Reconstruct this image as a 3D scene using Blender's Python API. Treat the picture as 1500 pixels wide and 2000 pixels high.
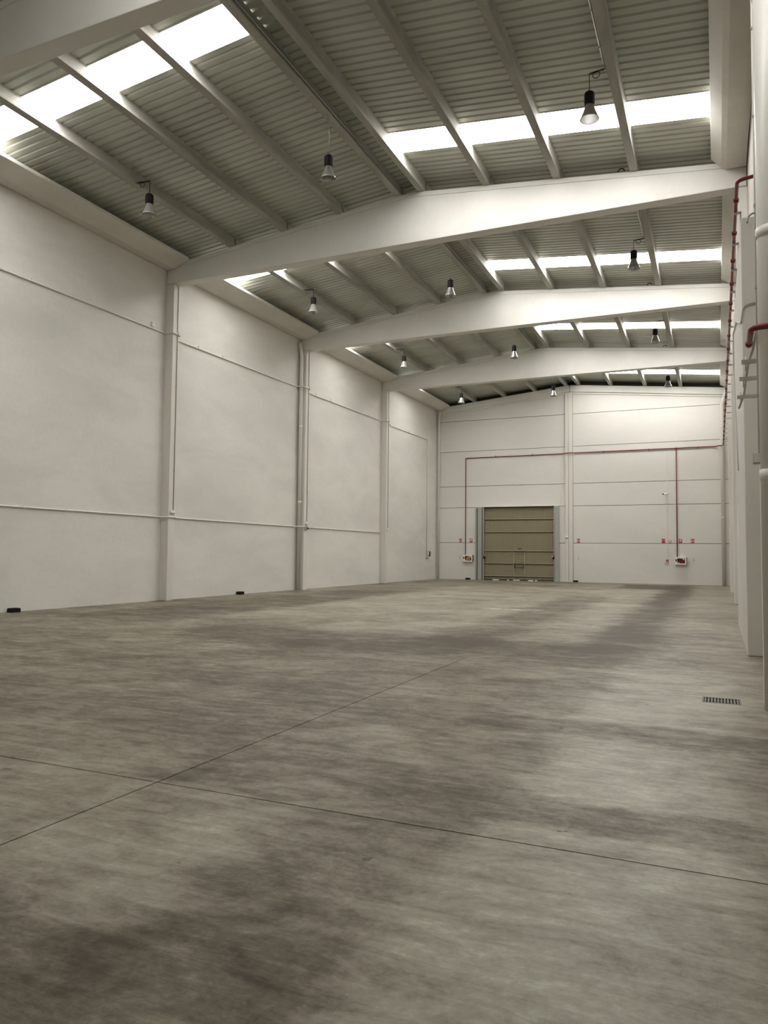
import bpy, bmesh, math, random
from mathutils import Matrix, Vector
random.seed(7)
S = bpy.context.scene
for o in list(bpy.data.objects): bpy.data.objects.remove(o)
C = S.collection

# ------------------------------------------------------------------ camera, world, exposure
cd = bpy.data.cameras.new('camera'); cam = bpy.data.objects.new('camera', cd); C.objects.link(cam)
cd.sensor_fit = 'VERTICAL'; cd.sensor_height = 24.0; cd.lens = 1466.27 / 2000 * 24.0
cd.clip_start = .05; cd.clip_end = 300
yaw, pit, rol = .418, .0551, .0099
f = Vector((-math.sin(yaw)*math.cos(pit), math.cos(yaw)*math.cos(pit), math.sin(pit)))
r = Vector((math.cos(yaw), math.sin(yaw), 0)); u = r.cross(f)
r2 = r*math.cos(rol) + u*math.sin(rol); u2 = u*math.cos(rol) - r*math.sin(rol)
cam.matrix_world = Matrix(((r2.x, u2.x, -f.x, 0), (r2.y, u2.y, -f.y, 0), (r2.z, u2.z, -f.z, 1.7), (0, 0, 0, 1)))
S.camera = cam
W = bpy.data.worlds.new('overcast_sky'); S.world = W; W.use_nodes = True
bg = W.node_tree.nodes['Background']; bg.inputs[0].default_value = (.92, .96, 1, 1); bg.inputs[1].default_value = 1.6
S.view_settings.view_transform = 'Standard'; S.view_settings.look = 'None'
S.view_settings.gamma = 1; S.view_settings.use_curve_mapping = False
S.view_settings.exposure = 0.0
SKY = 20.5          # radiance of the daylight-filled rooflight sheets

# ------------------------------------------------------------------ geometry of the hall (metres)
XL, XR = -17.67, .82            # inner faces of the long walls
YF, YB = -2.2, 48.76            # inner faces of the end walls
RX, RZ, SL = -8.43, 12.68, .1008   # ridge line of the beam tops and roof slope
ZB = 11.11                      # flat underside of the beams
PH = .34                        # purlin height
BEAMS = [9.70, 20.65, 29.97, 39.29]
BT = .40                        # beam thickness
def beamtop(x): return RZ - SL*abs(x-RX)
def sheetz(x): return RZ + PH + .010 - SL*abs(x-RX)

# ------------------------------------------------------------------ materials
def mat(name, col, rough=.6, metal=0, spec=.5):
    m = bpy.data.materials.new(name); m.use_nodes = True
    b = m.node_tree.nodes['Principled BSDF']
    b.inputs['Base Color'].default_value = (*col, 1); b.inputs['Roughness'].default_value = rough
    b.inputs['Metallic'].default_value = metal; b.inputs['Specular IOR Level'].default_value = spec
    return m
class NT:
    def __init__(s, m): s.t = m.node_tree; s.n = s.t.nodes; s.l = s.t.links; s.b = s.n['Principled BSDF']
    def node(s, typ, **kw):
        n = s.n.new(typ)
        for k, v in kw.items(): setattr(n, k, v)
        return n
    def pos(s):
        return s.node('ShaderNodeNewGeometry').outputs['Position']
    def obj(s):
        return s.node('ShaderNodeTexCoord').outputs['Object']
    def mapped(s, src, scale=(1,1,1), loc=(0,0,0)):
        m = s.node('ShaderNodeMapping'); m.inputs['Scale'].default_value = scale; m.inputs['Location'].default_value = loc
        s.l.new(src, m.inputs[0]); return m.outputs[0]
    def noise(s, vec, scale, detail=4, rough=.55, dist=0):
        n = s.node('ShaderNodeTexNoise'); n.inputs['Scale'].default_value = scale; n.inputs['Detail'].default_value = detail
        n.inputs['Roughness'].default_value = rough; n.inputs['Distortion'].default_value = dist
        s.l.new(vec, n.inputs['Vector']); return n.outputs['Fac']
    def val(s, x, slot):
        if isinstance(x, (int, float)): slot.default_value = x
        else: s.l.new(x, slot)
    def math(s, op, a, b=0, clamp=False):
        n = s.node('ShaderNodeMath', operation=op, use_clamp=clamp); s.val(a, n.inputs[0]); s.val(b, n.inputs[1]); return n.outputs[0]
    def smooth(s, x, a, b, lo=0, hi=1):
        n = s.node('ShaderNodeMapRange', interpolation_type='SMOOTHSTEP'); s.val(x, n.inputs[0])
        n.inputs[1].default_value = a; n.inputs[2].default_value = b; n.inputs[3].default_value = lo; n.inputs[4].default_value = hi
        return n.outputs[0]
    def band(s, x, a, b, e):
        return s.math('MULTIPLY', s.smooth(x, a-e, a+e), s.smooth(x, b-e, b+e, 1, 0))
    def mix(s, fac, a, b):
        n = s.node('ShaderNodeMix', data_type='RGBA'); s.val(fac, n.inputs[0])
        for v, k in ((a, 6), (b, 7)):
            if isinstance(v, tuple): n.inputs[k].default_value = (*v, 1)
            else: s.l.new(v, n.inputs[k])
        return n.outputs[2]
    def bump(s, h, strength, dist):
        n = s.node('ShaderNodeBump'); n.inputs['Strength'].default_value = strength; n.inputs['Distance'].default_value = dist
        s.l.new(h, n.inputs['Height']); s.l.new(n.outputs[0], s.b.inputs['Normal'])
    def color(s, c): s.l.new(c, s.b.inputs['Base Color'])

def paint(name, a, b, scale, rough=.7, stretch=(1,1,1), amount=1.0, bump=.15):
    m = mat(name, a, rough); n = NT(m); p = n.pos()
    big = n.noise(n.mapped(p, stretch), scale, 5, .6, .4); fine = n.noise(p, scale*14, 3)
    k = n.math('MULTIPLY', n.smooth(n.math('ADD', n.math('MULTIPLY', big, .8), n.math('MULTIPLY', fine, .2)), .34, .66), amount)
    n.color(n.mix(k, a, b)); n.bump(fine, bump, .01); return m
M = {}
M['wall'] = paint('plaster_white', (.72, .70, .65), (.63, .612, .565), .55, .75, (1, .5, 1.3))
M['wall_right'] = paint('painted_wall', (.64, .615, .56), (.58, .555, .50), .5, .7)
M['panel'] = paint('precast_panel', (.71, .69, .642), (.66, .64, .592), .35, .7, (.6, 1, 1.4))
M['beam'] = paint('white_beam_paint', (.725, .708, .665), (.67, .652, .608), .6, .7)
M['column'] = paint('white_column_paint', (.70, .675, .618), (.64, .615, .56), .7, .7, (1, 1, .3))
M['gutter'] = paint('white_gutter_paint', (.68, .655, .60), (.60, .577, .522), .5, .7)
M['purlin'] = paint('raw_concrete', (.42, .405, .36), (.29, .278, .24), 1.6, .85, (1, .25, 1))
M['conduit'] = mat('white_conduit', (.72, .70, .65), .45)
M['grey_pvc'] = mat('grey_plastic', (.42, .42, .39), .5)
M['downpipe'] = mat('white_downpipe', (.70, .68, .62), .4)
M['red'] = paint('red_pipe_paint', (.20, .008, .012), (.15, .006, .010), 3, .45)
M['redsign'] = mat('red_print', (.42, .012, .03), .5)
M['whitesign'] = mat('white_print', (.80, .78, .74), .5)
M['black'] = mat('black_plastic', (.009, .008, .008), .7, 0, .2)
M['dark'] = mat('dark_joint', (.045, .042, .036), .9)
M['gap_shade'] = mat('painted_gap_shade', (.05, .043, .034), .95)  # dark tone stands in for the shade in the gap under the roof
M['steel'] = mat('galvanised_steel', (.45, .45, .42), .4, .8)
M['iron'] = mat('grate_iron', (.20, .19, .165), .6, .4)
M['frame'] = mat('grey_green_frame', (.36, .37, .33), .5)
M['frame_dark'] = mat('dark_groove', (.075, .08, .062), .7)
M['rail'] = mat('pale_door_rail', (.34, .305, .22), .5)
M['olive_dark'] = mat('dark_olive_edge', (.05, .042, .026), .6)
M['hose'] = mat('orange_hose', (.50, .22, .05), .6)
M['pit'] = mat('drain_pit', (.02, .019, .016), .9)
# corrugated roof sheet, lightly weathered off-white lacquer
m = mat('roof_sheet_lacquer', (.46, .475, .41), .38); n = NT(m); p = n.pos()
k = n.smooth(n.noise(n.mapped(p, (.35, 1.2, 1)), .8, 4), .35, .7)
n.color(n.mix(k, (.50, .505, .44), (.41, .415, .36))); M['sheet'] = m
# door leaf with fine vertical ribs in its relief
m = mat('olive_door_sheet', (.25, .215, .135), .5); n = NT(m)
w = n.node('ShaderNodeTexWave', wave_type='BANDS', bands_direction='X'); w.inputs['Scale'].default_value = 2.4
n.l.new(n.pos(), w.inputs['Vector']); n.bump(w.outputs['Fac'], .5, .02)
n.color(n.mix(n.noise(n.pos(), 1.2), (.262, .226, .142), (.222, .190, .118))); M['olive'] = m
# rooflight sheets: translucent GRP filled with daylight
m = bpy.data.materials.new('daylit_rooflight'); m.use_nodes = True; t = m.node_tree
t.nodes.remove(t.nodes['Principled BSDF']); e = t.nodes.new('ShaderNodeEmission')
e.inputs[0].default_value = (1, .985, .955, 1); e.inputs[1].default_value = SKY
t.links.new(e.outputs[0], t.nodes['Material Output'].inputs[0]); M['sky'] = m
# clear prismatic lamp bell
m = bpy.data.materials.new('clear_polycarbonate'); m.use_nodes = True; t = m.node_tree; b = t.nodes['Principled BSDF']
b.inputs['Base Color'].default_value = (.52, .51, .49, 1); b.inputs['Roughness'].default_value = .14
tr = t.nodes.new('ShaderNodeBsdfTransparent'); tr.inputs[0].default_value = (.72, .71, .69, 1)
lw = t.nodes.new('ShaderNodeLayerWeight'); lw.inputs[0].default_value = .45
mr = t.nodes.new('ShaderNodeMapRange'); mr.inputs[3].default_value = .74; mr.inputs[4].default_value = .96
t.links.new(lw.outputs['Facing'], mr.inputs[0])
mx = t.nodes.new('ShaderNodeMixShader'); t.links.new(mr.outputs[0], mx.inputs[0]); t.links.new(tr.outputs[0], mx.inputs[1]); t.links.new(b.outputs[0], mx.inputs[2])
t.links.new(mx.outputs[0], t.nodes['Material Output'].inputs[0]); b.inputs['Metallic'].default_value = .55; M['bell'] = m
m = mat('cabinet_glass', (.05, .045, .04), .1); M['glass'] = m

# polished, traffic-stained concrete floor
m = mat('stained_concrete', (.3, .28, .23), .35); n = NT(m); p = n.pos()
sx = n.node('ShaderNodeSeparateXYZ'); n.l.new(p, sx.inputs[0])
w1 = n.noise(p, .75, 5, .7); w2 = n.noise(n.mapped(p, (1,1,1), (31, 17, 0)), .8, 5, .7)
jx = n.math('ADD', sx.outputs[0], n.math('MULTIPLY', n.math('SUBTRACT', w1, .5), .9))
jy = n.math('ADD', sx.outputs[1], n.math('MULTIPLY', n.math('SUBTRACT', w2, .5), 1.0))
blot = n.noise(n.mapped(p, (.8, 1, 1), (5, 2, 0)), .40, 7, .66, .3)
med = n.noise(n.mapped(p, (.9, 1.5, 1), (9, 4, 0)), 1.5, 9, .74, .5)
small = n.noise(n.mapped(p, (1, 1.4, 1), (2, 7, 0)), 5.0, 8, .75, .6)
fine = n.noise(p, 24, 6, .75)
scuff = n.noise(n.mapped(p, (.7, 6.5, 1)), 1.5, 8, .72, .8)
def dev(x, k): return n.math('MULTIPLY', n.math('SUBTRACT', x, .5), k)
tex = n.math('ADD', n.math('ADD', dev(blot, 1.1), dev(med, 1.35)), n.math('ADD', n.math('ADD', dev(scuff, .75), dev(small, .75)), dev(fine, .45)))
v = n.math('ADD', tex, .43)
def add(v, mask, k): return n.math('ADD', v, n.math('MULTIPLY', mask, k))
# clean lane beside the right wall, crossed by dirty strips
lane = n.math('MULTIPLY', n.band(jx, -1.40, .18, .16), n.smooth(jy, 10.5, 13, 1, 0))
strips = n.math('ADD', n.band(jy, 4.80, 5.40, .10), n.band(jy, 7.2, 8.0, .16))
v = add(v, n.math('MULTIPLY', lane, n.math('SUBTRACT', 1, strips)), .19)
v = add(v, n.math('MULTIPLY', n.band(jx, -2.2, .6, .2), strips), -.13)
v = add(v, n.math('MULTIPLY', n.band(jx, -5.6, -2.5, .25), n.band(jy, 2.7, 4.5, .2)), .18)
v = add(v, n.math('MULTIPLY', n.band(jx, -2.6, -1.4, .25), n.band(jy, 2.2, 7.0, .4)), -.10)
v = add(v, n.math('MULTIPLY', n.smooth(jy, 2.6, 3.1, 1, 0), n.smooth(jx, -1.7, -1.1, 1, 0)), -.09)
# wheel tracks running to the far end
v = add(v, n.math('MULTIPLY', n.band(jx, -2.40, -1.20, .4), n.band(jy, 14.2, 46.4, 2.2)), -.33)
v = add(v, n.math('MULTIPLY', n.band(jx, -5.6, -4.0, .4), n.band(jy, 13, 33, 2)), -.27)
v = add(v, n.math('MULTIPLY', n.band(jx, -4.9, -2.0, .2), n.band(jy, 41, 46.6, .6)), -.34)
v = add(v, n.math('MULTIPLY', n.band(jx, -10.5, -1.4, .5), n.band(jy, 11.9, 14.8, .5)), -.24)
v = add(v, n.math('MULTIPLY', n.band(jx, -15.8, -12.4, .5), n.band(jy, 14.0, 32, 2)), -.20)
v = add(v, n.math('MULTIPLY', n.band(jx, -9.2, -3.9, .4), n.band(jy, 5.5, 11, .8)), -.08)
v = add(v, n.math('MULTIPLY', n.band(jx, -12.5, -2.4, .8), n.band(jy, 16, 40, 2)), .14)
v = add(v, n.band(jx, -1.2, .9, .3), .08)
col = n.node('ShaderNodeValToRGB'); n.l.new(n.math('ADD', v, 0, True), col.inputs[0])
els = col.color_ramp.elements
els[0].position = 0; els[0].color = (.068, .056, .038, 1); els[1].position = 1; els[1].color = (.42, .402, .315, 1)
for q, c in ((.3, (.135, .114, .081)), (.55, (.222, .198, .145)), (.8, (.305, .286, .216))):
    el = els.new(q); el.color = (*c, 1)
# splash of pale filler in the middle of the hall, and dark specks
spill = n.math('MULTIPLY', n.math('MULTIPLY', n.band(jx, -6.7, -5.0, .2), n.band(sx.outputs[1], 22.75, 23.3, .15)), n.smooth(med, .42, .55))
c1 = n.mix(n.math('MULTIPLY', spill, .8), col.outputs[0], (.60, .57, .48))
speck = n.smooth(n.noise(n.mapped(p, (1, 1, 1), (3, 8, 0)), 5.5, 2, .5), .735, .76)
c2 = n.mix(n.math('MULTIPLY', speck, .75), c1, (.05, .045, .035))
n.color(c2)
rg = n.math('ADD', n.smooth(v, 0, 1, .40, .34), n.math('MULTIPLY', med, .14)); n.l.new(rg, n.b.inputs['Roughness'])
n.l.new(n.smooth(v, 0, .9, .10, .36), n.b.inputs['Specular IOR Level'])
n.bump(n.math('ADD', fine, med), .10, .006); M['floor'] = m

# ------------------------------------------------------------------ mesh helpers
class MB:
    def __init__(s): s.v = []; s.f = []; s.sm = []
    def add(s, vs, fs, smooth=False):
        o = len(s.v); s.v += [tuple(v) for v in vs]; s.f += [tuple(i+o for i in q) for q in fs]; s.sm += [smooth]*len(fs); return s
    def box(s, x0, x1, y0, y1, z0, z1):
        return s.add([(x0,y0,z0),(x1,y0,z0),(x1,y1,z0),(x0,y1,z0),(x0,y0,z1),(x1,y0,z1),(x1,y1,z1),(x0,y1,z1)],
              [(0,3,2,1),(4,5,6,7),(0,1,5,4),(1,2,6,5),(2,3,7,6),(3,0,4,7)])
    def prism_y(s, poly, y0, y1):      # polygon in XZ extruded along Y
        k = len(poly); a = sum(poly[i][0]*poly[(i+1)%k][1]-poly[(i+1)%k][0]*poly[i][1] for i in range(k))
        if a < 0: poly = poly[::-1]
        vs = [(x,y0,z) for x,z in poly]+[(x,y1,z) for x,z in poly]
        return s.add(vs, [tuple(range(k)), tuple(range(2*k-1,k-1,-1))]+[(i,i+k,(i+1)%k+k,(i+1)%k) for i in range(k)])
    def tube(s, pts, rad, seg=10, cap=True):
        pts = [Vector(p) for p in pts]; vs = []; fs = []; up = None
        for i, p in enumerate(pts):
            d = (pts[min(i+1,len(pts)-1)]-pts[max(i-1,0)]).normalized()
            if up is None: up = Vector((0,0,1)) if abs(d.z) < .9 else Vector((1,0,0))
            a = d.cross(up)
            a = a.normalized() if a.length > 1e-4 else d.orthogonal().normalized()
            b = a.cross(d).normalized(); up = b
            rr = rad[i] if isinstance(rad, (list, tuple)) else rad
            vs += [p + a*math.cos(2*math.pi*j/seg)*rr + b*math.sin(2*math.pi*j/seg)*rr for j in range(seg)]
        for i in range(len(pts)-1):
            for j in range(seg):
                fs.append((i*seg+j, i*seg+(j+1)%seg, (i+1)*seg+(j+1)%seg, (i+1)*seg+j))
        s.add(vs, fs, True)
        if cap:
            o = len(s.v)-len(vs); k = (len(pts)-1)*seg
            s.f += [tuple(o+j for j in range(seg))[::-1], tuple(o+k+j for j in range(seg))]; s.sm += [False, False]
        return s
    def lathe(s, prof, c=(0,0,0), seg=28, close=False):  # (radius, z) profile about Z
        vs = [(c[0]+rr*math.cos(2*math.pi*j/seg), c[1]+rr*math.sin(2*math.pi*j/seg), c[2]+z) for rr, z in prof for j in range(seg)]
        fs = [(i*seg+j, i*seg+(j+1)%seg, (i+1)*seg+(j+1)%seg, (i+1)*seg+j) for i in range(len(prof)-1) for j in range(seg)]
        s.add(vs, fs, True)
        if close:
            o = len(s.v)-len(vs); k = (len(prof)-1)*seg
            s.f += [tuple(o+j for j in range(seg)), tuple(o+k+j for j in range(seg))]; s.sm += [False, False]
        return s
    def torus(s, c, R, rr, axis='z', a0=0, a1=2*math.pi, seg=24, k=8):
        pts = []
        for i in range(seg+1):
            a = a0+(a1-a0)*i/seg; x, y = R*math.cos(a), R*math.sin(a)
            pts.append({'z': (c[0]+x,c[1]+y,c[2]), 'y': (c[0]+x,c[1],c[2]+y), 'x': (c[0],c[1]+x,c[2]+y)}[axis])
        return s.tube(pts, rr, k)
    def mesh(s, name):
        me = bpy.data.meshes.new(name); me.from_pydata(s.v, [], s.f); me.update()
        for p, q in zip(me.polygons, s.sm): p.use_smooth = q
        bm = bmesh.new(); bm.from_mesh(me); bmesh.ops.recalc_face_normals(bm, faces=bm.faces); bm.to_mesh(me); bm.free()
        return me
    def build(s, name, material, parent=None, bevel=0):
        me = s.mesh(name); me.materials.append(M[material] if isinstance(material, str) else material)
        o = bpy.data.objects.new(name, me); C.objects.link(o)
        if parent: o.parent = parent
        if bevel:
            bv = o.modifiers.new('edge', 'BEVEL'); bv.width = bevel; bv.segments = 2; bv.limit_method = 'ANGLE'; bv.angle_limit = .6
        return o
def arc(p0, p1, p2, rad, k=6):         # rounded corner at p1 between p0 and p2
    p0, p1, p2 = Vector(p0), Vector(p1), Vector(p2); a = (p0-p1).normalized()*rad; b = (p2-p1).normalized()*rad
    return [p1+a*(1-t)**2+b*t**2 for t in [i/k for i in range(k+1)]]
def path(pts, rad):
    out = [Vector(pts[0])]
    for i in range(1, len(pts)-1): out += arc(pts[i-1], pts[i], pts[i+1], rad)
    return out+[Vector(pts[-1])]
def empty(name, loc):
    o = bpy.data.objects.new(name, None); C.objects.link(o); o.location = loc; o.empty_display_size = .2; return o
def tag(o, label, cat, group=None, kind=None):
    o['label'] = label; o['category'] = cat
    if group: o['group'] = group
    if kind: o['kind'] = kind
    return o
def rel(o, root):                       # keep world placement while parenting
    o.parent = root; o.matrix_parent_inverse = Matrix.Translation(-Vector(root.location)); return o
def part(mb, name, material, root, bevel=0):
    o = mb.build(name, material, None, bevel); return rel(o, root)
def sub(mb, name, material, prt, root, bevel=0):
    o = mb.build(name, material, None, bevel); o.parent = prt; o.matrix_parent_inverse = Matrix.Translation(-Vector(root.location)) if False else Matrix.Identity(4); return o

# ------------------------------------------------------------------ floor: four cast slabs with open saw-cut joints
JX, JY, G = -3.80, 4.48, .006
DR = (-.19, .23, 9.66, 10.02)           # drain opening
fl = MB().box(XL-.3, XR+.3, YF-.3, 51.5, -.30, -.16).build('floor', 'dark')
tag(fl, 'large grey stained concrete floor of the empty hall', 'floor', kind='structure')
T = -.16
def slab(boxes):
    mb = MB()
    for a, b, c, d in boxes: mb.box(a, b, c, d, T, 0)
    o = mb.build('slab', 'floor', fl); return o
MB().box(JX-G, JX+G, 11.9, 51.5, T, -.0012).build('joint_filler', 'floor', fl)
slab([(XL-.3, JX-G, YF-.3, JY-G)]); slab([(JX+G, XR+.3, YF-.3, JY-G)]); slab([(XL-.3, JX-G, JY+G, 51.5)])
slab([(JX+G, DR[0], JY+G, 51.5), (DR[1], XR+.3, JY+G, 51.5), (DR[0], DR[1], JY+G, DR[2]), (DR[0], DR[1], DR[3], 51.5)])

# ------------------------------------------------------------------ long walls and the end wall behind the viewpoint
o = MB().box(XL-.3, XL, YF-.3, YB+.75, 0, sheetz(XL)-.005).build('wall_left', 'wall')
tag(o, 'long white plastered wall crossed by two thin conduits', 'wall', kind='structure')
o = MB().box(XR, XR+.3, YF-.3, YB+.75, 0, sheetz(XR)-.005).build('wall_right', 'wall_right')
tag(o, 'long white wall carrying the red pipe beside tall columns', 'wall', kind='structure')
o = MB().prism_y([(XL, 0), (XR, 0), (XR, sheetz(XR)-.005), (RX, sheetz(RX)-.005), (XL, sheetz(XL)-.005)], YF-.3, YF).build('wall_front', 'panel')
tag(o, 'plain white end wall facing the loading door', 'wall', kind='structure')

# ------------------------------------------------------------------ back wall of horizontal precast panels
CL, CM, CR = -8.88, -8.68, -8.42         # central column
DL, DRT, DZ = -14.30, -9.60, 4.84        # door opening
wb = MB()
wb.box(XL, DL-.05, YB+.06, YB+.3, 0, 12.0); wb.box(DRT+.05, XR, YB+.06, YB+.3, 0, 12.0); wb.box(DL-.05, DRT+.05, YB+.06, YB+.3, DZ+.05, 12.0)
wb = wb.build('wall_back', 'dark')
tag(wb, 'white gable wall of wide horizontal panels around the loading door', 'wall', kind='structure')
rows = [0, 2.478, 4.855, 6.30, 8.695, 10.80, 12.02]; g = .014
for i in range(6):
    z0, z1 = rows[i]+(g if i else 0), rows[i+1]-g
    def panel(x0, x1, z1=z1):
        MB().box(x0, x1, YB, YB+.06, z0, z1).build('wall_panel', 'panel', wb)
    if i == 5:
        # top row follows the roof slope
        for xa, xb in ((XL, CL-.01), (CR+.01, XR)):
            MB().prism_y([(xa, z0), (xb, z0), (xb, beamtop(xb)-.3), (xa, beamtop(xa)-.3)], YB, YB+.06).build('wall_panel', 'panel', wb)
        continue
    if i < 2:
        panel(XL, DL-.02, min(z1, 4.84)); panel(DRT+.02, CL-.01, z1)
    else: panel(XL, CL-.01)
    panel(CR+.01, XR)
# added panel behind the gable beams, coloured dark for the shaded gap above them
o = MB().prism_y([(XL, 11.3), (XR, 11.3), (XR, sheetz(XR)-.005), (RX, sheetz(RX)-.005), (XL, sheetz(XL)-.005)], YB+.45, YB+.6).build('trim_1', 'gap_shade')
tag(o, 'added dark panel painting the shaded gap over the gable beams', 'trim', kind='structure')

# ------------------------------------------------------------------ roof: corrugated sheets and rooflights, one object per sheet
PW = .96; NR = 4; PT = PW/NR; HR = .036
def sheet_profile():
    pts = []
    for i in range(NR):
        y = i*PT
        pts += [(y, 0), (y+PT-.085, 0), (y+PT-.060, HR), (y+PT-.025, HR)]
    return pts+[(PW, 0)]
def sheet_mesh(side, material, a=0.0, b=9.45):
    pr = sheet_profile(); k = len(pr); vs = []
    xs = (side*a, side*b)
    for x in xs:
        for t in (0, .012):
            vs += [(x, y, z+t-SL*abs(x)) for y, z in pr]
    fs = []
    A, B, C_, D = 0, k, 2*k, 3*k        # in-bottom, in-top, out-bottom, out-top
    for i in range(k-1):
        fs += [(A+i, A+i+1, C_+i+1, C_+i), (B+i, D+i, D+i+1, B+i+1), (A+i, B+i, B+i+1, A+i+1), (C_+i, C_+i+1, D+i+1, D+i)]
    fs += [(A, C_, D, B), (A+k-1, B+k-1, D+k-1, C_+k-1)]
    mb = MB().add(vs, fs); me = mb.mesh('roof_sheet'); me.materials.append(M[material]); return me
ceil = empty('ceiling', (RX, 0, RZ+PH+.010)); tag(ceil, 'pitched corrugated sheet roof over grey purlins', 'ceiling', kind='structure')
SM = {s: sheet_mesh(s, 'sheet') for s in (-1, 1)}; KM = {s: sheet_mesh(s, 'sky', .40) for s in (-1, 1)}; RM = {s: sheet_mesh(s, 'sheet', 0, .40) for s in (-1, 1)}
SKYL = {-1: [(12.18,13.17), (22.9,23.9), (32.6,33.6), (41.8,42.8)],
         1: [(7.0,8.0), (17.93,18.97), (27.45,28.46), (36.05,37.05), (45.65,46.72)]}
BAYW = ['fourth roof bay from the loading door', 'third roof bay from the loading door', 'second roof bay from the loading door', 'roof bay next to the loading door']
WLAB = {-1: ['plastered wall side, '+t for t in BAYW], 1: ['red pipe side, fifth roof bay from the loading door']+['red pipe side, '+t for t in BAYW]}
wn = 0
for s in (-1, 1):
    y = YF-.25
    for i, (a, b) in enumerate(SKYL[s]+[(YB+.7, None)]):
        k = max(1, round((a-y)/PW)); wd = (a-y)/k
        for j in range(k):
            o = bpy.data.objects.new('roof_sheet', SM[s]); C.objects.link(o); o.parent = ceil
            o.location = (0, y+j*wd, 0); o.scale = (1, wd/PW, 1)
        if b is None: break
        wn += 1
        o = bpy.data.objects.new('roof_sheet', RM[s]); C.objects.link(o); o.parent = ceil; o.location = (0, a, 0); o.scale = (1, (b-a)/PW, 1)
        o = bpy.data.objects.new('window_%d' % wn, KM[s]); C.objects.link(o); o.location = (RX, a, RZ+PH+.010); o.scale = (1, (b-a)/PW, 1)
        tag(o, 'bright white rooflight strip, '+WLAB[s][i], 'rooflight', 'rooflight strips', 'structure'); y = b
o = MB().prism_y([(RX-.45, sheetz(RX)+.02), (RX, sheetz(RX)+.07), (RX+.45, sheetz(RX)+.02), (RX+.45, sheetz(RX)+.045), (RX, sheetz(RX)+.10), (RX-.45, sheetz(RX)+.045)], YF-.25, YB+.7).build('trim_2', 'sheet')
tag(o, 'folded metal ridge cap along the top of the roof', 'trim', kind='structure')

# ------------------------------------------------------------------ tapered concrete beams
BL = ['white tapered concrete roof beam, fourth one from the loading door wall',
      'white tapered concrete roof beam, third one from the loading door wall', 'white tapered concrete roof beam, second one from the loading door wall',
      'white tapered concrete roof beam closest to the loading door wall']
def make_beam(y, label):
    root = empty('roof_beam', (RX, y, ZB))
    tag(root, label, 'beam', 'tapered roof beams')
    xa, xb = XL+.02, XR-.02
    body = MB().prism_y([(xa, ZB), (xb, ZB), (xb, beamtop(xb)-.14), (RX+.3, beamtop(RX+.3)-.14), (RX, beamtop(RX+.15)-.14), (RX-.3, beamtop(RX-.3)-.14), (xa, beamtop(xa)-.14)], y, y+BT)
    part(body, 'web', 'beam', root, .02)
    top = [(xa, beamtop(xa)-.14), (RX-.3, beamtop(RX-.3)-.14), (RX, beamtop(RX+.15)-.14), (RX+.3, beamtop(RX+.3)-.14), (xb, beamtop(xb)-.14),
           (xb, beamtop(xb)), (RX+.3, beamtop(RX+.3)), (RX, beamtop(RX+.15)), (RX-.3, beamtop(RX-.3)), (xa, beamtop(xa))]
    part(MB().prism_y(top, y-.006, y+BT+.006), 'top_flange', 'beam', root, .008)
    part(MB().torus((-2.25, y+.05, beamtop(-2.25)+.05), .085, .014, 'y', 0, math.pi, 12, 6), 'lifting_loop', 'black', root)
    return root
for y, l in zip(BEAMS, BL): make_beam(y, l)

# gable beams on the back wall, either side of the ridge joint
def gable(xa, xb, label):
    root = empty('gable_beam', ((xa+xb)/2, YB, 11.3)); tag(root, label, 'beam', 'gable beams on the back wall')
    part(MB().prism_y([(xa, beamtop(xa)-.43), (xb, beamtop(xb)-.43), (xb, beamtop(xb)), (xa, beamtop(xa))], YB-.16, YB+.30), 'beam_body', 'beam', root, .015)
    part(MB().prism_y([(xa, beamtop(xa)-.55), (xb, beamtop(xb)-.55), (xb, beamtop(xb)-.43), (xa, beamtop(xa)-.43)], YB-.06, YB), 'lower_lip', 'beam', root, .01)
gable(XL, RX-.165, 'white sloping gable beam above the loading door half of the back wall')
gable(RX-.135, XR, 'white sloping gable beam on the hose cabinet half without a door')

# ------------------------------------------------------------------ purlins
OFFS = [-6.50, -4.45, -2.40, -.38, .38, 2.40, 4.45, 6.50]
BAYN = ['fourth roof bay from the loading door', 'third roof bay from the loading door', 'second roof bay from the loading door', 'roof bay next to the loading door']
def purlin_mesh(length):
    prof = [(-.10, 0), (.10, 0), (.10, .05), (.075, .12), (.065, .30), (.085, PH), (-.085, PH), (-.065, .30), (-.075, .12), (-.10, .05)]
    me = MB().prism_y(prof, 0, length).mesh('purlin'); me.materials.append(M['purlin']); return me
ends = BEAMS+[YB-.1]
for k in range(4):
    y0 = ends[k]+.17; y1 = (ends[k+1]+.10) if k < 3 else YB+.25
    me = purlin_mesh(y1-y0)
    for off in OFFS:
        o = bpy.data.objects.new('purlin', me); C.objects.link(o); o.location = (RX+off, y0, beamtop(RX+off)+.004)
        o.rotation_euler.y = math.atan(SL)*(1 if off > 0 else -1)
        rank = ('ridge', 'second from the ridge', 'third from the ridge', 'fourth from the ridge')[OFFS.index(abs(off))-4]
        tag(o, 'grey %s purlin, %s side, %s' % (rank, 'plastered wall' if off < 0 else 'red pipe', BAYN[k].replace('roof bay', 'bay')) if rank == 'ridge' else 'grey purlin %s, %s side, %s' % (rank, 'plastered wall' if off < 0 else 'red pipe', BAYN[k].replace('roof bay', 'bay')), 'purlin', 'roof purlins')

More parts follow.
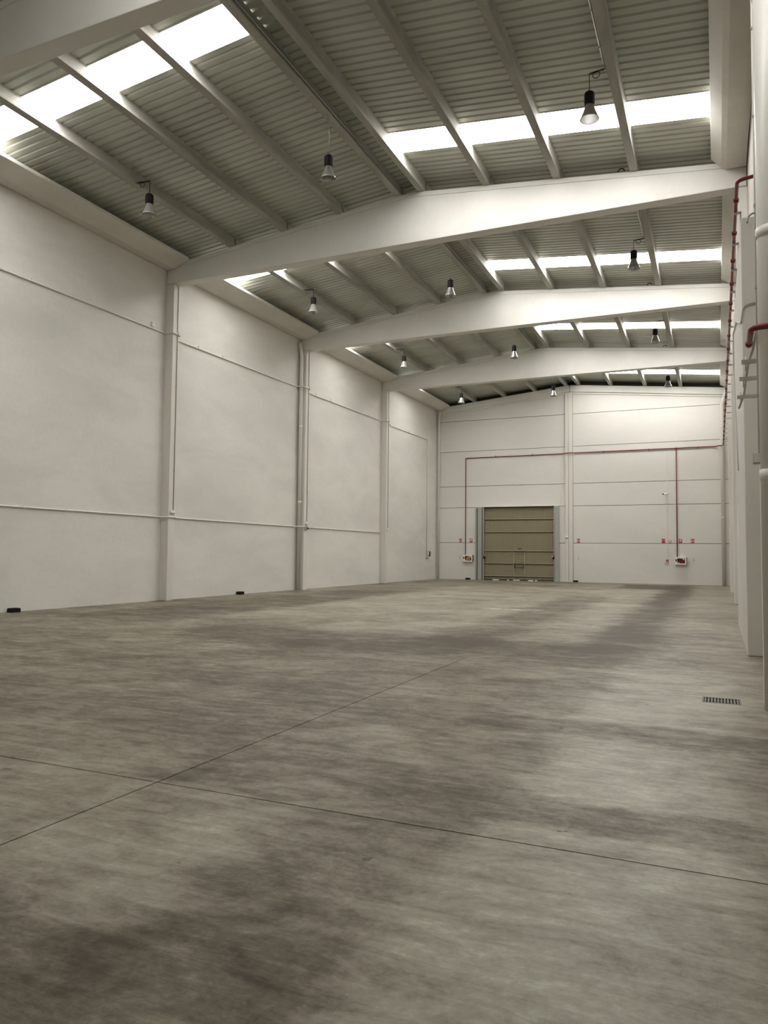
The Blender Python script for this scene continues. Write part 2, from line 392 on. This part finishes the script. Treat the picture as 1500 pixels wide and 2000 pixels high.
# ------------------------------------------------------------------ gutters between the beams
GL = ['fourth roof bay from the loading door', 'third roof bay from the loading door', 'second roof bay from the loading door', 'roof bay next to the loading door']
for k in range(4):
    y0 = ends[k]+BT+.02; y1 = (ends[k+1] if k < 3 else YB-.17)-.02
    lab = GL[k]
    o = MB().prism_y([(XL+.021, 11.60), (XL+.37, 11.60), (-16.70, 11.83), (-16.70, 11.93), (XL+.021, 11.93)], y0, y1).build('eaves_gutter', 'gutter', None, .012)
    tag(o, 'white eaves gutter along the plastered wall, '+lab, 'gutter', 'eaves gutters of the plastered wall')
    pr = [(XR-.021, 11.60), (.34, 11.60), (.22, 11.68), (-.02, 11.94), (-.02, 12.04), (XR-.021, 12.04)] if k <= 0 else [(XR-.021, 11.76), (.56, 11.76), (.26, 11.93), (.26, 12.03), (XR-.021, 12.03)]
    o = MB().prism_y(pr, y0, y1).build('eaves_gutter', 'gutter', None, .012)
    tag(o, 'white eaves gutter along the red pipe wall, '+lab, 'gutter', 'eaves gutters of the red pipe wall')

# ------------------------------------------------------------------ columns
LC = ['fourth', 'third', 'second', 'first']
for k, y in enumerate(BEAMS):
    o = MB().box(XL, XL+.34, y+.01, y+.33, 0, ZB-.005).build('column', 'column', None, .015)
    tag(o, 'white square column against the plastered wall, %s from the loading door' % LC[k], 'column', 'columns of the plastered wall')
    o = MB().box(.54 if k else .48, XR, y+.03, y+.42, 0, ZB-.005).build('column', 'column', None, .015)
    tag(o, 'white square column against the red pipe wall, %s from the back corner' % LC[k], 'column', 'columns of the red pipe wall')
root = empty('gable_column', ((CL+CR)/2, YB, 0)); tag(root, 'white double column in the middle of the back wall beside the loading door', 'column')
part(MB().box(CL, CM-.006, YB-.14, YB-.005, 0, 12.19), 'column_half', 'column', root, .01)
part(MB().box(CM+.006, CR, YB-.10, YB-.005, 0, 12.19), 'column_half', 'column', root, .01)
o = MB().box(.45, XR-.021, 14.42, 20.6, 0, 7.70).build('masonry_pier', 'wall_right', None, .02)
tag(o, 'long white boxed-in pier standing against the right wall below the red pipe', 'pier')

# ------------------------------------------------------------------ loading door in the back wall
door = empty('door_1', ((DL+DRT)/2, YB, 0)); tag(door, 'olive overhead loading door with pale rails and grey posts', 'door', kind='structure')
levels = [.06, .27, 1.11, 1.95, 3.19, 4.04, 4.82]
WX0, WX1 = -12.29, -11.57
for i in range(6):
    z0, z1 = levels[i]+.012, levels[i+1]-.012
    if i in (1, 2):
        segs = ((DL+.02, WX0-.02), (WX1+.02, DRT-.02))
    else: segs = ((DL+.02, DRT-.02),)
    for a, b in segs: part(MB().box(a, b, YB+.10, YB+.15, z0, z1), 'door_panel', 'olive', door)
part(MB().box(DL, DRT, YB+.155, YB+.165, .05, 4.85), 'backing_sheet', 'olive_dark', door)
for i, z in enumerate(levels[1:-1]):
    hgt = .045 if z != 1.95 else .07
    segs = ((DL+.02, WX0-.03), (WX1+.03, DRT-.02)) if z in (1.11,) else ((DL+.02, DRT-.02),)
    for a, b in segs:
        part(MB().box(a, b, YB+.05, YB+.10, z-hgt/2+.02, z+hgt/2+.02), 'door_rail', 'rail', door)
        part(MB().box(a, b, YB+.07, YB+.10, z-.06, z-hgt/2+.018), 'rail_shadow_strip', 'olive_dark', door)  # solid dark strip colours in the shadow line below each rail
# wicket door
wk = part(MB().box(WX0+.02, WX1-.02, YB+.10, YB+.14, .29, 1.84), 'wicket_door', 'olive', door)
inv = Matrix.Translation(-Vector(door.location))
def wsub(mb, name, material):
    o = mb.build(name, material); o.parent = wk; o.matrix_parent_inverse = Matrix.Identity(4); return o
for a, b in ((WX0-.02, WX0+.03), (WX1-.03, WX1+.02)): wsub(MB().box(a, b, YB+.05, YB+.10, .28, 1.87), 'wicket_frame', 'rail')
wsub(MB().box(WX0+.03, WX1-.03, YB+.05, YB+.10, 1.80, 1.85), 'wicket_frame', 'rail')
wsub(MB().box(WX0+.03, WX1-.03, YB+.04, YB+.10, 1.07, 1.11), 'push_bar', 'olive_dark')
wsub(MB().box(WX0+.05, WX1-.05, YB+.02, YB+.05, .86, .895), 'push_bar', 'olive_dark')
for a in (WX0+.03, WX1-.09): wsub(MB().box(a, a+.06, YB+.02, YB+.10, .84, 1.12), 'bar_bracket', 'olive_dark')
# guide posts and lintel
part(MB().box(-14.89, -14.78, YB-.10, YB, 0, 4.78), 'side_post', 'frame', door, .006)
part(MB().box(-14.78, -14.70, YB-.05, YB, 0, 4.82), 'post_groove', 'frame_dark', door)
part(MB().box(-14.70, -14.42, YB-.16, YB, 0, 4.86), 'side_post', 'frame', door, .006)
part(MB().box(-14.42, -14.36, YB-.08, YB+.10, 0, 4.86), 'post_groove', 'frame_dark', door)
part(MB().box(-14.36, -14.28, YB-.12, YB+.12, 0, 4.84), 'guide_rail', 'steel', door)
part(MB().box(DRT-.03, DRT+.04, YB-.12, YB+.12, 0, 4.84), 'guide_rail', 'steel', door)
part(MB().box(DRT+.04, DRT+.09, YB-.05, YB, 0, 4.84), 'post_groove', 'frame_dark', door)
part(MB().box(DRT+.06, DRT+.31, YB-.16, YB-.01, 0, 4.86), 'side_post', 'frame', door, .006)
part(MB().box(DL-.06, DRT+.10, YB-.12, YB+.05, 4.87, 4.93), 'lintel', 'whitesign', door)
part(MB().box(DL, DRT, YB-.02, YB+.08, 4.80, 4.865), 'lintel_seal', 'olive_dark', door)
for x, s in ((DL+.04, 1), (DRT-.05, -1)):
    part(MB().box(x-.05, x+.05, YB-.16, YB+.02, 1.42, 1.66), 'latch', 'black', door)
    part(MB().tube([(x, YB-.17, 1.60), (x+.10*s, YB-.19, 1.62)], .022, 8), 'latch_handle', 'whitesign', door)
part(MB().box(-12.0, -11.78, YB+.02, YB+.05, 2.08, 2.13), 'lift_handle', 'olive_dark', door)
for a, b in ((DL, -13.75), (-13.3, -12.75), (-12.62, -12.35), (-11.9, -11.35), (-11.0, -10.9), (-10.75, DRT)):
    part(MB().box(a, b, YB+.09, YB+.16, 0, .052), 'floor_seal', 'olive_dark', door)

# ------------------------------------------------------------------ lamps: black gear housing, clear prismatic bell
def lamp(x, y, z, mode, label):
    root = empty('high_bay_lamp', (x, y, z)); tag(root, label, 'lamp', 'high bay lamps')
    h = part(MB().lathe([(.03,.285), (.085,.28), (.102,.262), (.105,.24), (.105,.03), (.098,0), (.03,-.005)], (x,y,z), 28, True), 'gear_housing', 'black', root)
    for q in range(10):
        a = 2*math.pi*q/10; cx, cy = x+.104*math.cos(a), y+.104*math.sin(a)
        MB().box(cx-.006, cx+.006, cy-.006, cy+.006, z+.04, z+.24).build('cooling_fin', 'black', h).matrix_parent_inverse = Matrix.Identity(4)
    bell = [(.085,.01), (.098,-.03), (.112,-.08), (.135,-.15), (.165,-.22), (.190,-.285), (.200,-.31)]
    part(MB().lathe(bell+[(rr-.006, zz) for rr, zz in bell[::-1]], (x,y,z), 36), 'reflector_bell', 'bell', root)
    part(MB().torus((x,y,z-.31), .200, .006, 'z', seg=36, k=6), 'bell_rim', 'grey_pvc', root)
    part(MB().lathe([(.02,-.02), (.032,-.05), (.036,-.12), (.02,-.18), (.005,-.19)], (x,y,z), 14), 'bulb', 'whitesign', root)
    part(MB().torus((x,y,z+.325), .038, .007, 'x', seg=16, k=6), 'hook', 'black', root)
    if mode == 'mid':
        zt = beamtop(RX-.38)
        part(MB().tube([(x, y, z+.35), (x, y, zt-.06), (RX-.36, y, zt-.012)], .006, 6), 'hanging_wire', 'steel', root)
    else:
        px = RX+(6.5 if mode == 'r' else -6.5); s = 1 if px > x else -1
        edge = px-.125*s; zc = beamtop(px)+.03; ze = zc-.03
        part(MB().tube([(x, y, z+.35), (x, y, ze)], .008, 6), 'hanging_wire', 'black', root)
        ch = empty('chain', (x, y, ze)); 
        mb = MB(); k = 11
        for i in range(k):
            a = (i+.5)/k; cx, cz = x+(edge-x)*a, ze+(zc-ze)*a; hl = abs(edge-x)/k*.62
            mb.torus((cx, y, cz), hl, .007, 'y' if i % 2 else 'z', seg=8, k=5)
        bpy.data.objects.remove(ch)
        part(mb, 'chain', 'black', root)
        part(MB().torus((edge-.18*s, y, zc-.085), .075, .008, 'y', seg=16, k=5), 'cable_loop', 'black', root)
        part(MB().box(min(edge, edge+.02*s)-.0, max(edge, edge+.02*s), y-.06, y+.06, zc-.05, zc+.05), 'anchor_plate', 'steel', root)
LB = ['fourth roof bay from the loading door', 'third roof bay from the loading door', 'second roof bay from the loading door', 'roof bay next to the loading door']
for k, y in enumerate((15.99, 25.31, 34.63, 43.95)):
    lamp(-14.36, y, 11.36+(.0, .06, .04, 0)[k], 'l', 'black clear-bell lamp near the plastered wall, '+LB[k])
    lamp(-8.70, y, 11.27+(0, .05, .07, .09)[k], 'mid', 'black clear-bell lamp below the ridge, '+LB[k])
    lamp(-2.38, y, 11.33+(0, .07, .09, .07)[k], 'r', 'black clear-bell lamp near the red pipe wall, '+LB[k])

# ------------------------------------------------------------------ conduits on the purlins
for k in range(4):
    y0 = ends[k]+BT+.05; ym = (15.99, 25.31, 34.63, 43.95)[k]; y1 = (ends[k+1] if k < 3 else YB-.2)-.1
    for off, ya, yb, dx, nm in ((6.5, y0, ym-.15, -.115, 'on the red pipe side purlin'), (-6.5, y0, ym-.15, -.13, 'near the plastered wall'), (-.38, y0, y1, .105, 'along the ridge')):
        px = RX+off; c = empty('lamp_conduit', (px, y0, beamtop(px))); tag(c, 'thin metal conduit %s, %s' % (nm, LB[k]), 'conduit', 'lamp conduits on the purlins')
        xx = px+dx+(.018 if dx > 0 else -.018); zz = beamtop(px)+(.10 if off > -1 and off < 0 else .06)
        part(MB().tube([(xx, ya, zz), (xx, yb, zz)], .017, 8), 'conduit_tube', 'steel', c)
        kk = 5
        for i in range(kk):
            yy = ya+(yb-ya)*(i+.5)/kk
            part(MB().box(xx-.021, xx+.021, yy-.02, yy+.02, zz-.021, zz+.021), 'clip', 'steel', c)

# ------------------------------------------------------------------ conduits on the plastered wall
def wall_conduit(z, label, y0, y1, drop=None):
    c = empty('wall_conduit', (XL, y0, z)); tag(c, label, 'conduit')
    rr = .025; x = XL+rr+.004; xo = XL+.34+rr+.004; pts = [(x, y0, z)]
    for y in BEAMS:
        if y0 < y < y1:
            if z > 5: pts += [(x, y-.06, z), (xo, y-.03, z), (xo, y+.37, z-.02), (x, y+.39, z-.05), (x, y+.45, z-.08)]; zz = z-.08
            else: pts += [(x, y-.10, z), (xo, y-.03, z), (xo, y+.37, z), (x, y+.42, z)]
    pts = [tuple(p) if not (29.8 < p[1] < 29.96) else (p[0], p[1]-.22, p[2]) for p in pts]
    pts.append((x, y1, z))
    if drop: pts.append((x, y1, drop))
    part(MB().tube(path(pts, .035), rr, 8), 'conduit_tube', 'conduit', c)
    y = y0+.8
    while y < y1-.2:
        if all(not(b-.3 < y < b+.6) for b in BEAMS):
            part(MB().box(XL, XL+.05, y-.02, y+.02, z-.032, z+.032), 'clip', 'conduit', c)
        y += 1.5
    return c
wall_conduit(9.345, 'thin white conduit high on the plastered wall, bending round the columns', 8.2, 46.75, 1.90)
wall_conduit(2.887, 'thin white conduit at low level on the plastered wall', 8.2, 39.2)
o = MB().box(XL, XL+.07, 19.92, 20.05, 9.40, 9.56).build('conduit_box', 'conduit', None, .01)
tag(o, 'tiny white box on the high conduit beside the third column from the loading door', 'junction box')
# conduits down the columns, ending in small fittings
for k, y in enumerate((20.65, 29.97, 39.29)):
    ordn = ('third', 'second', 'first')[k]
    c = empty('column_conduit', (XL+.36, y+.24, 3)); tag(c, 'thin vertical conduit on the plastered wall column, %s from the loading door' % ordn, 'conduit', 'vertical conduits on the columns')
    x = XL+.355
    part(MB().tube([(x, y+.24, 3.12), (x, y+.24, 9.27), (x+.045, y+.24, 9.33), (x+.045, y+.24, 9.37), (x, y+.24, 9.43), (x, y+.24, 11.05)], .014, 8), 'conduit_tube', 'grey_pvc', c)
    for z in (4.5, 6, 7.5, 8.8, 10.2): part(MB().box(XL+.34, XL+.374, y+.215, y+.265, z-.015, z+.015), 'clip', 'grey_pvc', c)
    e = empty('emergency_light', (XL+.34, y+.2, 3.05)); tag(e, 'small white emergency light low on the plastered wall column, %s from the loading door' % ordn, 'light', 'emergency lights on the columns')
    part(MB().box(XL+.34, XL+.39, y+.08, y+.32, 3.03, 3.12), 'light_body', 'whitesign', e, .008)
    part(MB().box(XL+.36, XL+.385, y+.09, y+.31, 3.005, 3.03), 'diffuser', 'grey_pvc', e)
sb = empty('socket_box', (XL+.34, 30.2, 2.8)); tag(sb, 'grey socket box on the column where the low conduit passes the downpipe', 'socket box')
part(MB().box(XL+.375, XL+.45, 30.05, 30.17, 2.74, 2.98), 'box_body', 'grey_pvc', sb, .008)
part(MB().box(XL+.45, XL+.47, 30.07, 30.15, 2.78, 2.86), 'socket_cover', 'black', sb)
part(MB().box(XL+.34, XL+.375, 30.03, 30.19, 2.72, 2.80), 'mount', 'grey_pvc', sb)
sw = empty('switch_panel', (XL, 47, 1.4)); tag(sw, 'grey switch box on the plastered wall at the end of the drop conduit', 'switch box')
part(MB().box(XL, XL+.12, 46.66, 46.95, 1.42, 1.90), 'box_body', 'grey_pvc', sw, .01)
part(MB().box(XL+.12, XL+.14, 46.70, 46.90, 1.66, 1.84), 'switch_face', 'whitesign', sw)
part(MB().box(XL, XL+.16, 46.98, 47.16, 1.52, 1.86), 'socket_outlet', 'olive_dark', sw, .01)

# ------------------------------------------------------------------ white downpipes
def downpipe(x, y, rr, ztop, label, elbow=None, collars=(3, 6, 9)):
    d = empty('downpipe', (x, y, 0)); tag(d, label, 'downpipe')
    pts = [(x, y, .0), (x, y, ztop)]
    if elbow: pts.append(elbow)
    part(MB().tube(path(pts, .15) if elbow else pts, rr, 24), 'pipe', 'downpipe', d)
    for z in collars:
        part(MB().lathe([(rr, -.06), (rr*1.06, -.055), (rr*1.06, .055), (rr, .06)], (x, y, z), 24), 'collar', 'downpipe', d)
    return d
downpipe(.458+.165, 9.50, .165, 11.55, 'thick white downpipe in front of the column near the floor drain', None, (2.63, 5.42, 8.3))
downpipe(XL+.16, 29.85, .085, 10.85, 'white downpipe beside the second plastered wall column from the loading door', (XL+.12, 29.75, 11.4), (4, 7.5))
downpipe(XL+.17, YB-.12, .07, 10.9, 'white downpipe in the corner between plastered wall and loading door wall', (XL+.3, YB-.25, 11.45), (4, 8))
downpipe(.335, YB-.12, .10, 10.75, 'white downpipe in the back corner under the end of the red pipe', (.60, YB-.35, 11.6), (4, 9.4))

# ------------------------------------------------------------------ red fire main
fm = empty('fire_main', (.40, 14.2, 8.28)); tag(fm, 'dark red pipe on brackets running high along the right wall', 'pipe')
PX, PZ = .40, 8.28; rr = .032
YW = YB-.19                              # stand-off over the central column
part(MB().tube(path([(XR-.022, 14.20, PZ+.05), (PX, 14.20, PZ), (PX, YB-.28, PZ)], .12), rr, 12), 'main_run', 'red', fm)
gm = empty('gable_fire_pipe', (-8, YB-.05, PZ)); tag(gm, 'dark red pipe across the gable wall with drops to both hose cabinets', 'pipe')
back = [(PX-.05, YB-.28, PZ), (.15, YB-.27, PZ), (.0, YB-.05, PZ), (CR+.14, YB-.05, PZ-.02), (CR+.02, YW, PZ-.02), (CL-.02, YW, PZ-.02), (CL-.14, YB-.05, PZ-.04), (-15.58, YB-.05, PZ-.06), (-15.58, YB-.05, 1.672)]
part(MB().tube(path(back, .06), rr*.9, 12), 'gable_run', 'red', gm)
part(MB().tube([(-2.22, YB-.05, PZ-.01), (-2.22, YB-.05, 1.662)], rr*.9, 12), 'drop', 'red', gm)
part(MB().tube([(-2.30, YB-.05, PZ-.01), (-2.14, YB-.05, PZ-.01)], rr*1.35, 12), 'tee', 'red', gm)
y = 15.0; i = 0
while y < 48:
    part(MB().tube([(PX, y-.05, PZ), (PX, y+.05, PZ)], rr*1.5, 12), 'coupling', 'red', fm)
    b = part(MB().box(PX-.03, .50 if 14.5 < y < 20.6 else XR-.022, y+.42, y+.46, PZ-.075, PZ-.035), 'bracket', 'steel', fm)
    if y < 20.5:
        part(MB().box(.47, .50, y+.42, y+.46, 7.705, PZ-.05), 'bracket', 'steel', fm)
    part(MB().torus((PX, y+.44, PZ), rr*1.12, .006, 'y', seg=14, k=5), 'pipe_clamp', 'steel', fm)
    y += 1.55
for x in (-1, -3.8, -6.5, -11, -13.5): part(MB().box(x-.02, x+.02, YB-.095, YB-.021, PZ-.09, PZ+.03), 'clamp', 'red', gm)
for z in (3, 5, 7):
    part(MB().box(-15.60, -15.56, YB-.09, YB-.021, z-.02, z+.02), 'clamp', 'red', gm); part(MB().box(-2.24, -2.20, YB-.09, YB-.021, z-.02, z+.02), 'clamp', 'red', gm)
# cut-off red stub in front of the thick downpipe, with its empty brackets
st = empty('pipe_stub', (.38, 9.25, 4.26)); tag(st, 'short cut-off red pipe with an elbow in front of the thick white downpipe', 'pipe')
part(MB().tube(path([(XR, 9.22, 4.27), (.38, 9.22, 4.26), (.38, 9.93, 4.26)], .10), .034, 14), 'stub_pipe', 'red', st)
part(MB().tube([(.38, 9.86, 4.26), (.38, 9.95, 4.26)], .041, 14), 'end_collar', 'red', st)
part(MB().tube([(.38, 9.951, 4.26), (.38, 9.953, 4.26)], .034, 14), 'open_end', 'black', st)
for j, y in enumerate((10.4, 11.4, 12.7)):
    b = empty('pipe_bracket', (XR, y, 4.18)); tag(b, 'empty grey pipe bracket beyond the red pipe stub, %s one counted from the stub' % ('first', 'second', 'third')[j], 'bracket', 'empty pipe brackets')
    part(MB().box(.31, XR, y, y+.045, 4.14, 4.19), 'channel', 'steel', b)
    part(MB().box(XR-.03, XR, y-.03, y+.075, 4.08, 4.25), 'wall_plate', 'steel', b)
    part(MB().tube([(.36, y+.02, 4.05), (.36, y+.02, 4.24)], .008, 6), 'threaded_rod', 'steel', b)
o = MB().tube([(.47, 9.85, 4.45), (.43, 10.2, 4.25), (.40, 10.6, 4.212), (.40, 11.4, 4.212), (.41, 12.7, 4.225), (.40, 12.95, 4.20), (.35, 13.3, 4.10)], .016, 8).build('loose_cable', 'grey_pvc')
tag(o, 'loose grey cable lying over the empty pipe brackets', 'cable')

# ------------------------------------------------------------------ cables on the right side
c = empty('column_cable', (.465, 9.75, 0)); tag(c, 'thin white conduit running up the column behind the thick downpipe', 'conduit')
part(MB().tube([(.466, 9.80, 2.92), (.466, 9.80, 11.0)], .013, 8), 'conduit_tube', 'conduit', c)
for z in (3.6, 4.9, 5.9, 7.0, 8.1, 9.3): part(MB().box(.448, .482, 9.78, 9.82, z-.014, z+.014), 'clip', 'grey_pvc', c)
jb = empty('junction_box', (.42, 9.8, 2.8)); tag(jb, 'small grey junction box low on the conduit behind the thick downpipe', 'junction box')
part(MB().box(.395, .48, 9.77, 9.90, 2.80, 2.915), 'box_body', 'grey_pvc', jb, .006)
part(MB().box(.405, .470, 9.762, 9.77, 2.81, 2.905), 'lid', 'conduit', jb)
o = MB().tube(path([(.80, 14.39, 6.16), (.47, 14.39, 6.12), (.432, 14.40, 5.80), (.432, 16.6, 6.45), (.432, 17.4, 6.70), (.432, 20.5, 7.28), (.432, 20.55, 6.4), (.432, 19.2, 4.85), (.432, 17.7, 3.55)], .10), .014, 8).build('pier_cable', 'grey_pvc')
tag(o, 'thin grey cable looping over the long boxed-in pier', 'cable')
hk = empty('cable_bow', (.45, 9.3, 7.0)); bpy.data.objects.remove(hk)
o = MB().torus((.46, 9.73, 5.70), .085, .013, 'y', math.pi*.35, math.pi*1.1, 12, 6).build('cable_bow', 'grey_pvc')
tag(o, 'short bowed grey cable beside a collar of the thick downpipe', 'cable')

# ------------------------------------------------------------------ hose cabinets and fire signs on the back wall
def cabinet(x0, x1, z0, z1, hose, label):
    c = empty('hose_cabinet', ((x0+x1)/2, YB, z0)); tag(c, label, 'cabinet')
    y = YB-.20; w = .075
    part(MB().box(x0, x1, YB-.12, YB, z0, z1), 'cabinet_body', 'whitesign', c)
    d = part(MB().box(x0, x1, y, YB-.12, z1-w, z1).box(x0, x1, y, YB-.12, z0, z0+w).box(x0, x0+.13, y, YB-.12, z0+w, z1-w).box(x1-w, x1, y, YB-.12, z0+w, z1-w), 'door_frame', 'whitesign', c)
    part(MB().box(x0+.13, x1-w, YB-.135, YB-.12, z0+w, z1-w), 'inner_back', 'pit', c)
    cx, cz = (x0+.13+x1-w)/2, (z0+z1)/2
    reel = part(MB().torus((cx, YB-.16, cz), .11, .026, 'y', seg=24, k=8), 'hose_reel', hose, c)
    part(MB().torus((cx, YB-.16, cz), .05, .03, 'y', seg=18, k=8), 'reel_core', hose, c)
    part(MB().tube([(cx+.10, YB-.175, cz-.02), (cx+.15, YB-.18, cz-.10), (cx+.05, YB-.18, cz-.13)], .018, 6), 'hose_end', hose, c)
    part(MB().box(cx-.20, cx-.10, YB-.18, YB-.135, z0+w, z0+w+.07), 'valve', 'steel', c)
    part(MB().box(cx+.09, cx+.17, YB-.18, YB-.135, z1-w-.10, z1-w-.01), 'label_card', 'whitesign', c)
    part(MB().box(x0+.03, x0+.10, y-.008, y, cz-.04, cz+.10), 'lock', 'black', c)
    part(MB().box(x1, x1+.02, y, YB, z0+.01, z1), 'hinge_side', 'olive_dark', c)
cabinet(-15.71, -15.05, 1.20, 1.66, 'hose', 'white hose cabinet with orange hose beside the loading door')
cabinet(-2.35, -1.72, 1.20, 1.65, 'red', 'white hose cabinet with red reel on the half of the back wall without a door')
def sign(x0, x1, z0, z1, kind, label):
    s = empty('fire_sign', ((x0+x1)/2, YB, z0)); tag(s, label, 'sign', 'fire signs'); y = YB
    part(MB().box(x0, x1, y-.006, y, z0, z1), 'plate', 'whitesign', s); b = .008
    part(MB().box(x0+b, x1-b, y-.009, y-.006, z0+b, z1-b), 'red_field', 'redsign', s)
    def pic(mb): part(mb, 'pictogram', 'whitesign', s)
    w, h = x1-x0, z1-z0; yy = (y-.012, y-.009)
    def bx(a, b_, c, d): return MB().box(x0+a*w, x0+b_*w, yy[0], yy[1], z0+c*h, z0+d*h)
    if kind == 'ext':
        pic(bx(.20, .40, .22, .58)); pic(bx(.25, .35, .58, .68)); pic(bx(.35, .47, .66, .71)); pic(bx(.16, .26, .66, .82)); pic(bx(.62, .68, .20, .75)); pic(bx(.78, .84, .20, .75))
    elif kind == 'hose':
        pic(MB().tube([(x0+.5*w, yy[0], z0+.58*h), (x0+.5*w, yy[1], z0+.58*h)], .30*w, 20)); pic(bx(.50, .80, .52, .86)); 
        part(MB().tube([(x0+.5*w, yy[0]-.003, z0+.58*h), (x0+.5*w, yy[0], z0+.58*h)], .10*w, 16), 'pictogram_dot', 'redsign', s); pic(bx(.44, .52, .16, .34))
    elif kind == 'bell':
        pic(MB().torus((x0+.5*w, y-.009, z0+.5*h), .24*w, .022, 'y', seg=20, k=6)); pic(bx(.08, .22, .10, .24)); pic(bx(.78, .92, .10, .24)); pic(bx(.78, .92, .76, .90)); pic(bx(.08, .22, .76, .90))
    else:
        pic(bx(.18, .82, .60, .64)); pic(bx(.18, .82, .50, .53))
sign(-16.05, -15.84, 2.495, 2.76, 'ext', 'red extinguisher sign left of the pipe drop by the loading door')
sign(-15.31, -15.10, 2.495, 2.76, 'hose', 'red hose sign between the pipe drop and the loading door post')
sign(-8.18, -7.98, 2.495, 2.76, 'ext', 'red extinguisher sign beside the double gable column')
sign(-3.10, -2.90, 2.495, 2.77, 'plain', 'plain red sign left of the thin wire on the back wall')
sign(-2.73, -2.53, 2.495, 2.68, 'bell', 'small red alarm sign with white ring between wire and pipe drop')
sign(-2.14, -1.93, 2.495, 2.75, 'hose', 'red hose sign right above the hose cabinet with red reel')
sign(-1.46, -1.25, 2.495, 2.76, 'ext', 'red extinguisher sign nearest the back corner with the white downpipe')
sign(-2.93, -2.72, 1.15, 1.33, 'bell', 'small low red alarm sign under the call point')
cp = empty('call_point', (-2.79, YB, 1.36)); tag(cp, 'small red fire call point at the lower end of the thin wire', 'call point')
part(MB().box(-2.86, -2.72, YB-.05, YB, 1.36, 1.49), 'box_body', 'redsign', cp, .006); part(MB().box(-2.83, -2.75, YB-.055, YB-.05, 1.385, 1.455), 'press_plate', 'steel', cp)
wr = empty('call_point_wire', (-2.77, YB, 1.5)); tag(wr, 'thin pale wire duct running down to the call point', 'conduit')
part(MB().box(-2.785, -2.755, YB-.02, YB, 1.495, 5.36), 'wire_duct', 'conduit', wr); part(MB().box(-2.785, -2.755, YB-.02, YB, 5.36, 8.18), 'wire_duct', 'conduit', wr)
cc = empty('security_camera', (-2.88, YB, 5.45)); tag(cc, 'small white security camera high on the back wall', 'camera')
part(MB().box(-2.86, -2.80, YB-.04, YB, 5.42, 5.56), 'mount', 'whitesign', cc, .006)
part(MB().tube([(-2.83, YB-.04, 5.49), (-2.88, YB-.12, 5.49)], .014, 8), 'arm', 'whitesign', cc)
part(MB().tube([(-2.70, YB-.14, 5.50), (-2.96, YB-.24, 5.47)], .05, 14), 'camera_body', 'whitesign', cc); part(MB().tube([(-2.961, YB-.2405, 5.47), (-3.0, YB-.256, 5.466)], .048, 14), 'lens', 'black', cc)
for x, l in ((-16.0, 'left of the hose cabinet with orange hose'), (-8.10, 'beside the double gable column'), (-1.30, 'right of the hose cabinet with red reel')):
    h = empty('extinguisher_hook', (x, YB, 1.45)); tag(h, 'tiny steel extinguisher hook on the back wall '+l, 'hook')
    part(MB().box(x-.02, x+.02, YB-.008, YB, 1.43, 1.58), 'plate', 'steel', h); part(MB().tube([(x, YB-.008, 1.50), (x, YB-.05, 1.48), (x, YB-.06, 1.53)], .008, 6), 'peg', 'steel', h)
e = empty('emergency_light', (-8.78, YB-.14, 2.8)); tag(e, 'small white emergency light on the double gable column', 'light')
part(MB().box(-8.87, -8.70, YB-.19, YB-.14, 2.83, 2.91), 'light_body', 'whitesign', e, .006); part(MB().box(-8.86, -8.71, YB-.185, YB-.145, 2.79, 2.83), 'diffuser', 'grey_pvc', e)

# ------------------------------------------------------------------ bait stations on the floor, and the drain
def bait(x, y, rz, label):
    b = empty('bait_station', (x, y, 0)); b.rotation_euler.z = rz; tag(b, label, 'bait box', 'black bait stations')
    MB().prism_y([(-.14, 0), (.14, 0), (.14, .065), (-.14, .065)], -.10, .10).build('tray', 'black', b, .008)
    l = MB().prism_y([(-.145, .067), (.145, .067), (.12, .115), (-.12, .115)], -.105, .105).build('lid', 'black', b, .008)
    MB().box(-.02, .02, -.112, -.103, .05, .08).build('latch', 'black', b)
bait(XL+.13, 14.72, math.pi/2, 'black bait box on the floor against the plastered wall, further from the loading door')
bait(XL+.13, 25.35, math.pi/2, 'black bait box on the floor against the plastered wall, nearer the loading door')
bait(-15.38, YB-.13, 0, 'black bait box on the floor under the hose cabinet with orange hose')
bait(-8.24, YB-.13, 0, 'black bait box at the foot of the double gable column')
dr = empty('floor_drain', ((DR[0]+DR[1])/2, (DR[2]+DR[3])/2, 0)); tag(dr, 'rectangular slotted iron drain grate set in the floor', 'drain')
x0, x1, y0, y1 = DR
part(MB().box(x0, x1, y0, y1, -.155, -.15), 'pit_floor', 'pit', dr)
part(MB().box(x0, x0+.018, y0, y1, -.15, .003).box(x1-.018, x1, y0, y1, -.15, .003).box(x0+.018, x1-.018, y0, y0+.018, -.15, .003).box(x0+.018, x1-.018, y1-.018, y1, -.15, .003), 'grate_frame', 'iron', dr)
nb = 11
for i in range(nb):
    bx = x0+.018+(x1-x0-.036)*(i+.5)/nb
    part(MB().box(bx-.0085, bx+.0085, y0+.018, y1-.018, -.02, .002), 'grate_bar', 'iron', dr)
part(MB().box(x0+.018, x1-.018, (y0+y1)/2-.012, (y0+y1)/2+.012, -.022, .0005), 'cross_bar', 'iron', dr)
